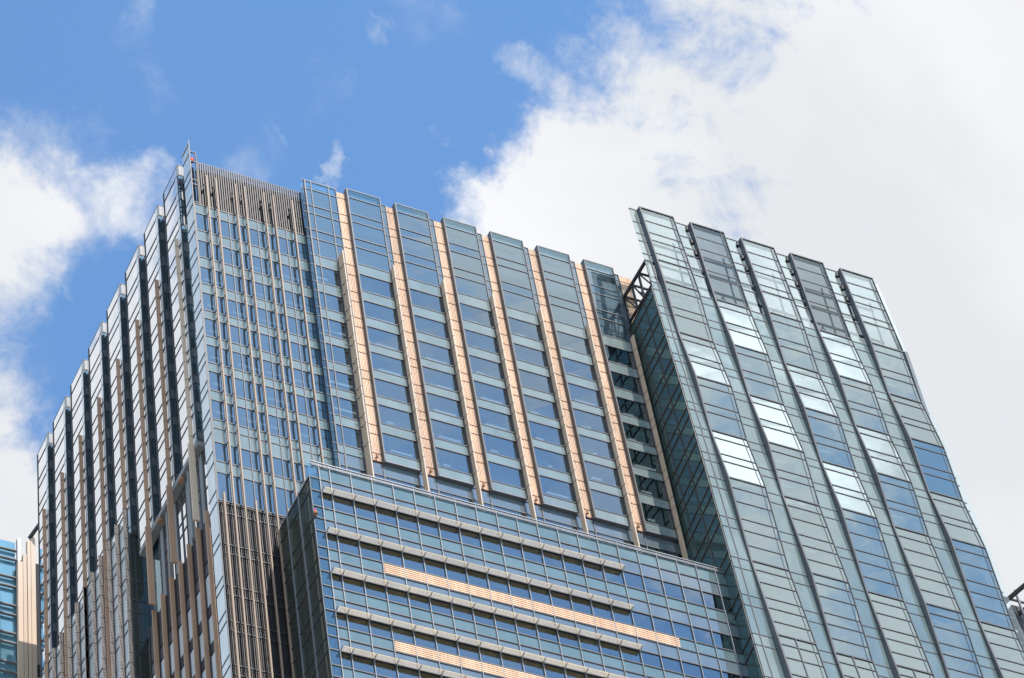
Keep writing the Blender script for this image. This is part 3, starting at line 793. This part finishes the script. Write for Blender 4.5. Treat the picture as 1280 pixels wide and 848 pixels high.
# steel frame behind the see-through crown of the wing
a = MB()
for x in [138.6+3.2*k for k in range(10)]:
    a.beam((x, 176.6, 268), (x, 176.6, 280.5), .16, .16)
for z in (279.0, 276.2, 273.2, 270.2): a.beam((138.6, 176.5, z), (167.5, 176.5, z), .22, .22)
for k in range(9):
    x = 138.6+3.2*k; a.beam((x, 176.6, 268.2), (x+1.6, 176.6, 273.0), .12, .12); a.beam((x+1.6, 176.6, 273.0), (x+3.2, 176.6, 268.2), .12, .12)
a.build('crown_steelwork', 'louvre', T)
# wing interior
a = MB(); a.box(137.6, 167.6, 177.6, 225, 2, 268.2); 
a.build('interior_core', 'core', T)
a = MB(); a.box(136.6, 168.0, 176.9, 225, 268.4, 268.9); a.build('roof', 'roof', T)
a = MB()
for z in SR[8::2]:
    zz = 1.6+(z-1.6)*K; yy_ = ys(z)*K
    a.box(136.6, 168.0, yy_+0.3, 177.5, zz+0.45, zz+0.65, 0)
a.build('ceiling', 'ceiling', T)
b = MB()
for z in SR[8::2]:
    zz = 1.6+(z-1.6)*K; yy_ = ys(z)*K
    for x0 in GX:
        if random.random() < 0.8: b.box(x0*K+0.3, x0*K+0.3+random.choice((1.6, 3.2)), yy_+1.6, yy_+1.75, zz+0.36, zz+0.44)
b.build('ceiling_light', 'light', T)
a = MB(); a.box(167.2, 167.6, 173.5, 225, 190, 268.2); a.build('end_wall', 'reveal', T)

# ================================================================== neighbours
# left: glass block with cantilevered bars and beige fins
Lb = thing('glass_office_building', (84, 240, 0), 'pale blue glass block with cantilevered bars and beige fins at the far left edge', 'building')
sY = 236.0/250.0
def lz(v): return 1.6+(v-1.6)*sY
a = MB(); a.box(81, 85.7, 236.0, 236.05, 150, lz(289.0)); a.build('glass_screen', 'cyan', Lb)
levels = [287.15, 285.55, 282.4, 280.8, 277.6, 276.0, 272.9, 271.3, 268.1, 266.5, 263, 261]
for z in levels:
    a = MB(); a.box(81, 85.75, 235.5, 235.85, lz(z)-0.06, lz(z)+0.09); a.build('cantilever_bar', 'soffit', Lb)
a = MB()
for z in levels: a.box(84.6, 85.6, 236.2, 237.6, lz(z)-0.9, lz(z)-0.7)
a.build('bracket', 'steel', Lb)
for x0_, x1_, zt_, m_ in ((90.95, 91.35, 289.5, 'rail'), (90.75, 91.35, 284.8, 'fin'), (91.4, 91.85, 286.2, 'fin'), (91.95, 92.35, 288.8, 'fin'), (92.4, 92.95, 290.3, 'fin')):
    a = MB(); dy = 0 if m_ == 'fin' else 0.6
    a.box(x0_*sY, x1_*sY, 235.0+dy, 235.5+dy, 150, lz(zt_)); a.build('column' if m_ == 'rail' else 'beige_fin', m_, Lb)
a = MB(); a.box(85.9, 88.6, 236.2, 260, 150, lz(286.5)); a.build('wall', 'core', Lb)
a = MB(); a.beam((87.1, 235.2, lz(289.4)), (89.4, 231.0, lz(293.4)), .3, .4); a.build('roof_beam', 'steel', Lb)

# right: roof frame of a building behind
Rb = thing('rear_building', (195, 205, 0), 'distant building top with dark roof gantry and pale panels at the right edge', 'building')
s2 = 195.0/230.0
def rp(x, z): return x*s2, 1.6+(z-1.6)*s2
x0, z0 = rp(222.0, 303.0)
a = MB(); a.box(187.0, 215, 196.5, 225, 100, z0-1.5); a.build('wall', 'white', Rb)
a = MB()
for k in range(14): a.box(189.6, 214, 195.9, 196.45, 254.6-1.0*k, 255.0-1.0*k)
a.build('louvre', 'rail', Rb)
a = MB()
xa, za = rp(224.3, 302.2); xb, zb_ = rp(228.9, 308.5)
a.beam((190.2, 196.0, za+0.8), (190.2+2.0, 191.5, za+1.6), .3, .5)
a.beam((191.0, 196.0, za-1.4), (193.2, 191.8, za-0.4), .3, .5)
a.box(190.9, 192.2, 195.0, 195.8, za-5.5, za+0.2)
for zz in (za+1.4, za-2.0, za-6.0): a.beam((190.0, 195.2, zz), (196, 195.2, zz), .22, .22)
a.build('roof_gantry', 'steel', Rb)
a = MB(); a.beam((191.6, 194.4, za-9), (191.6, 194.4, za+2.2), .22, .22); a.build('mast', 'rail', Rb)
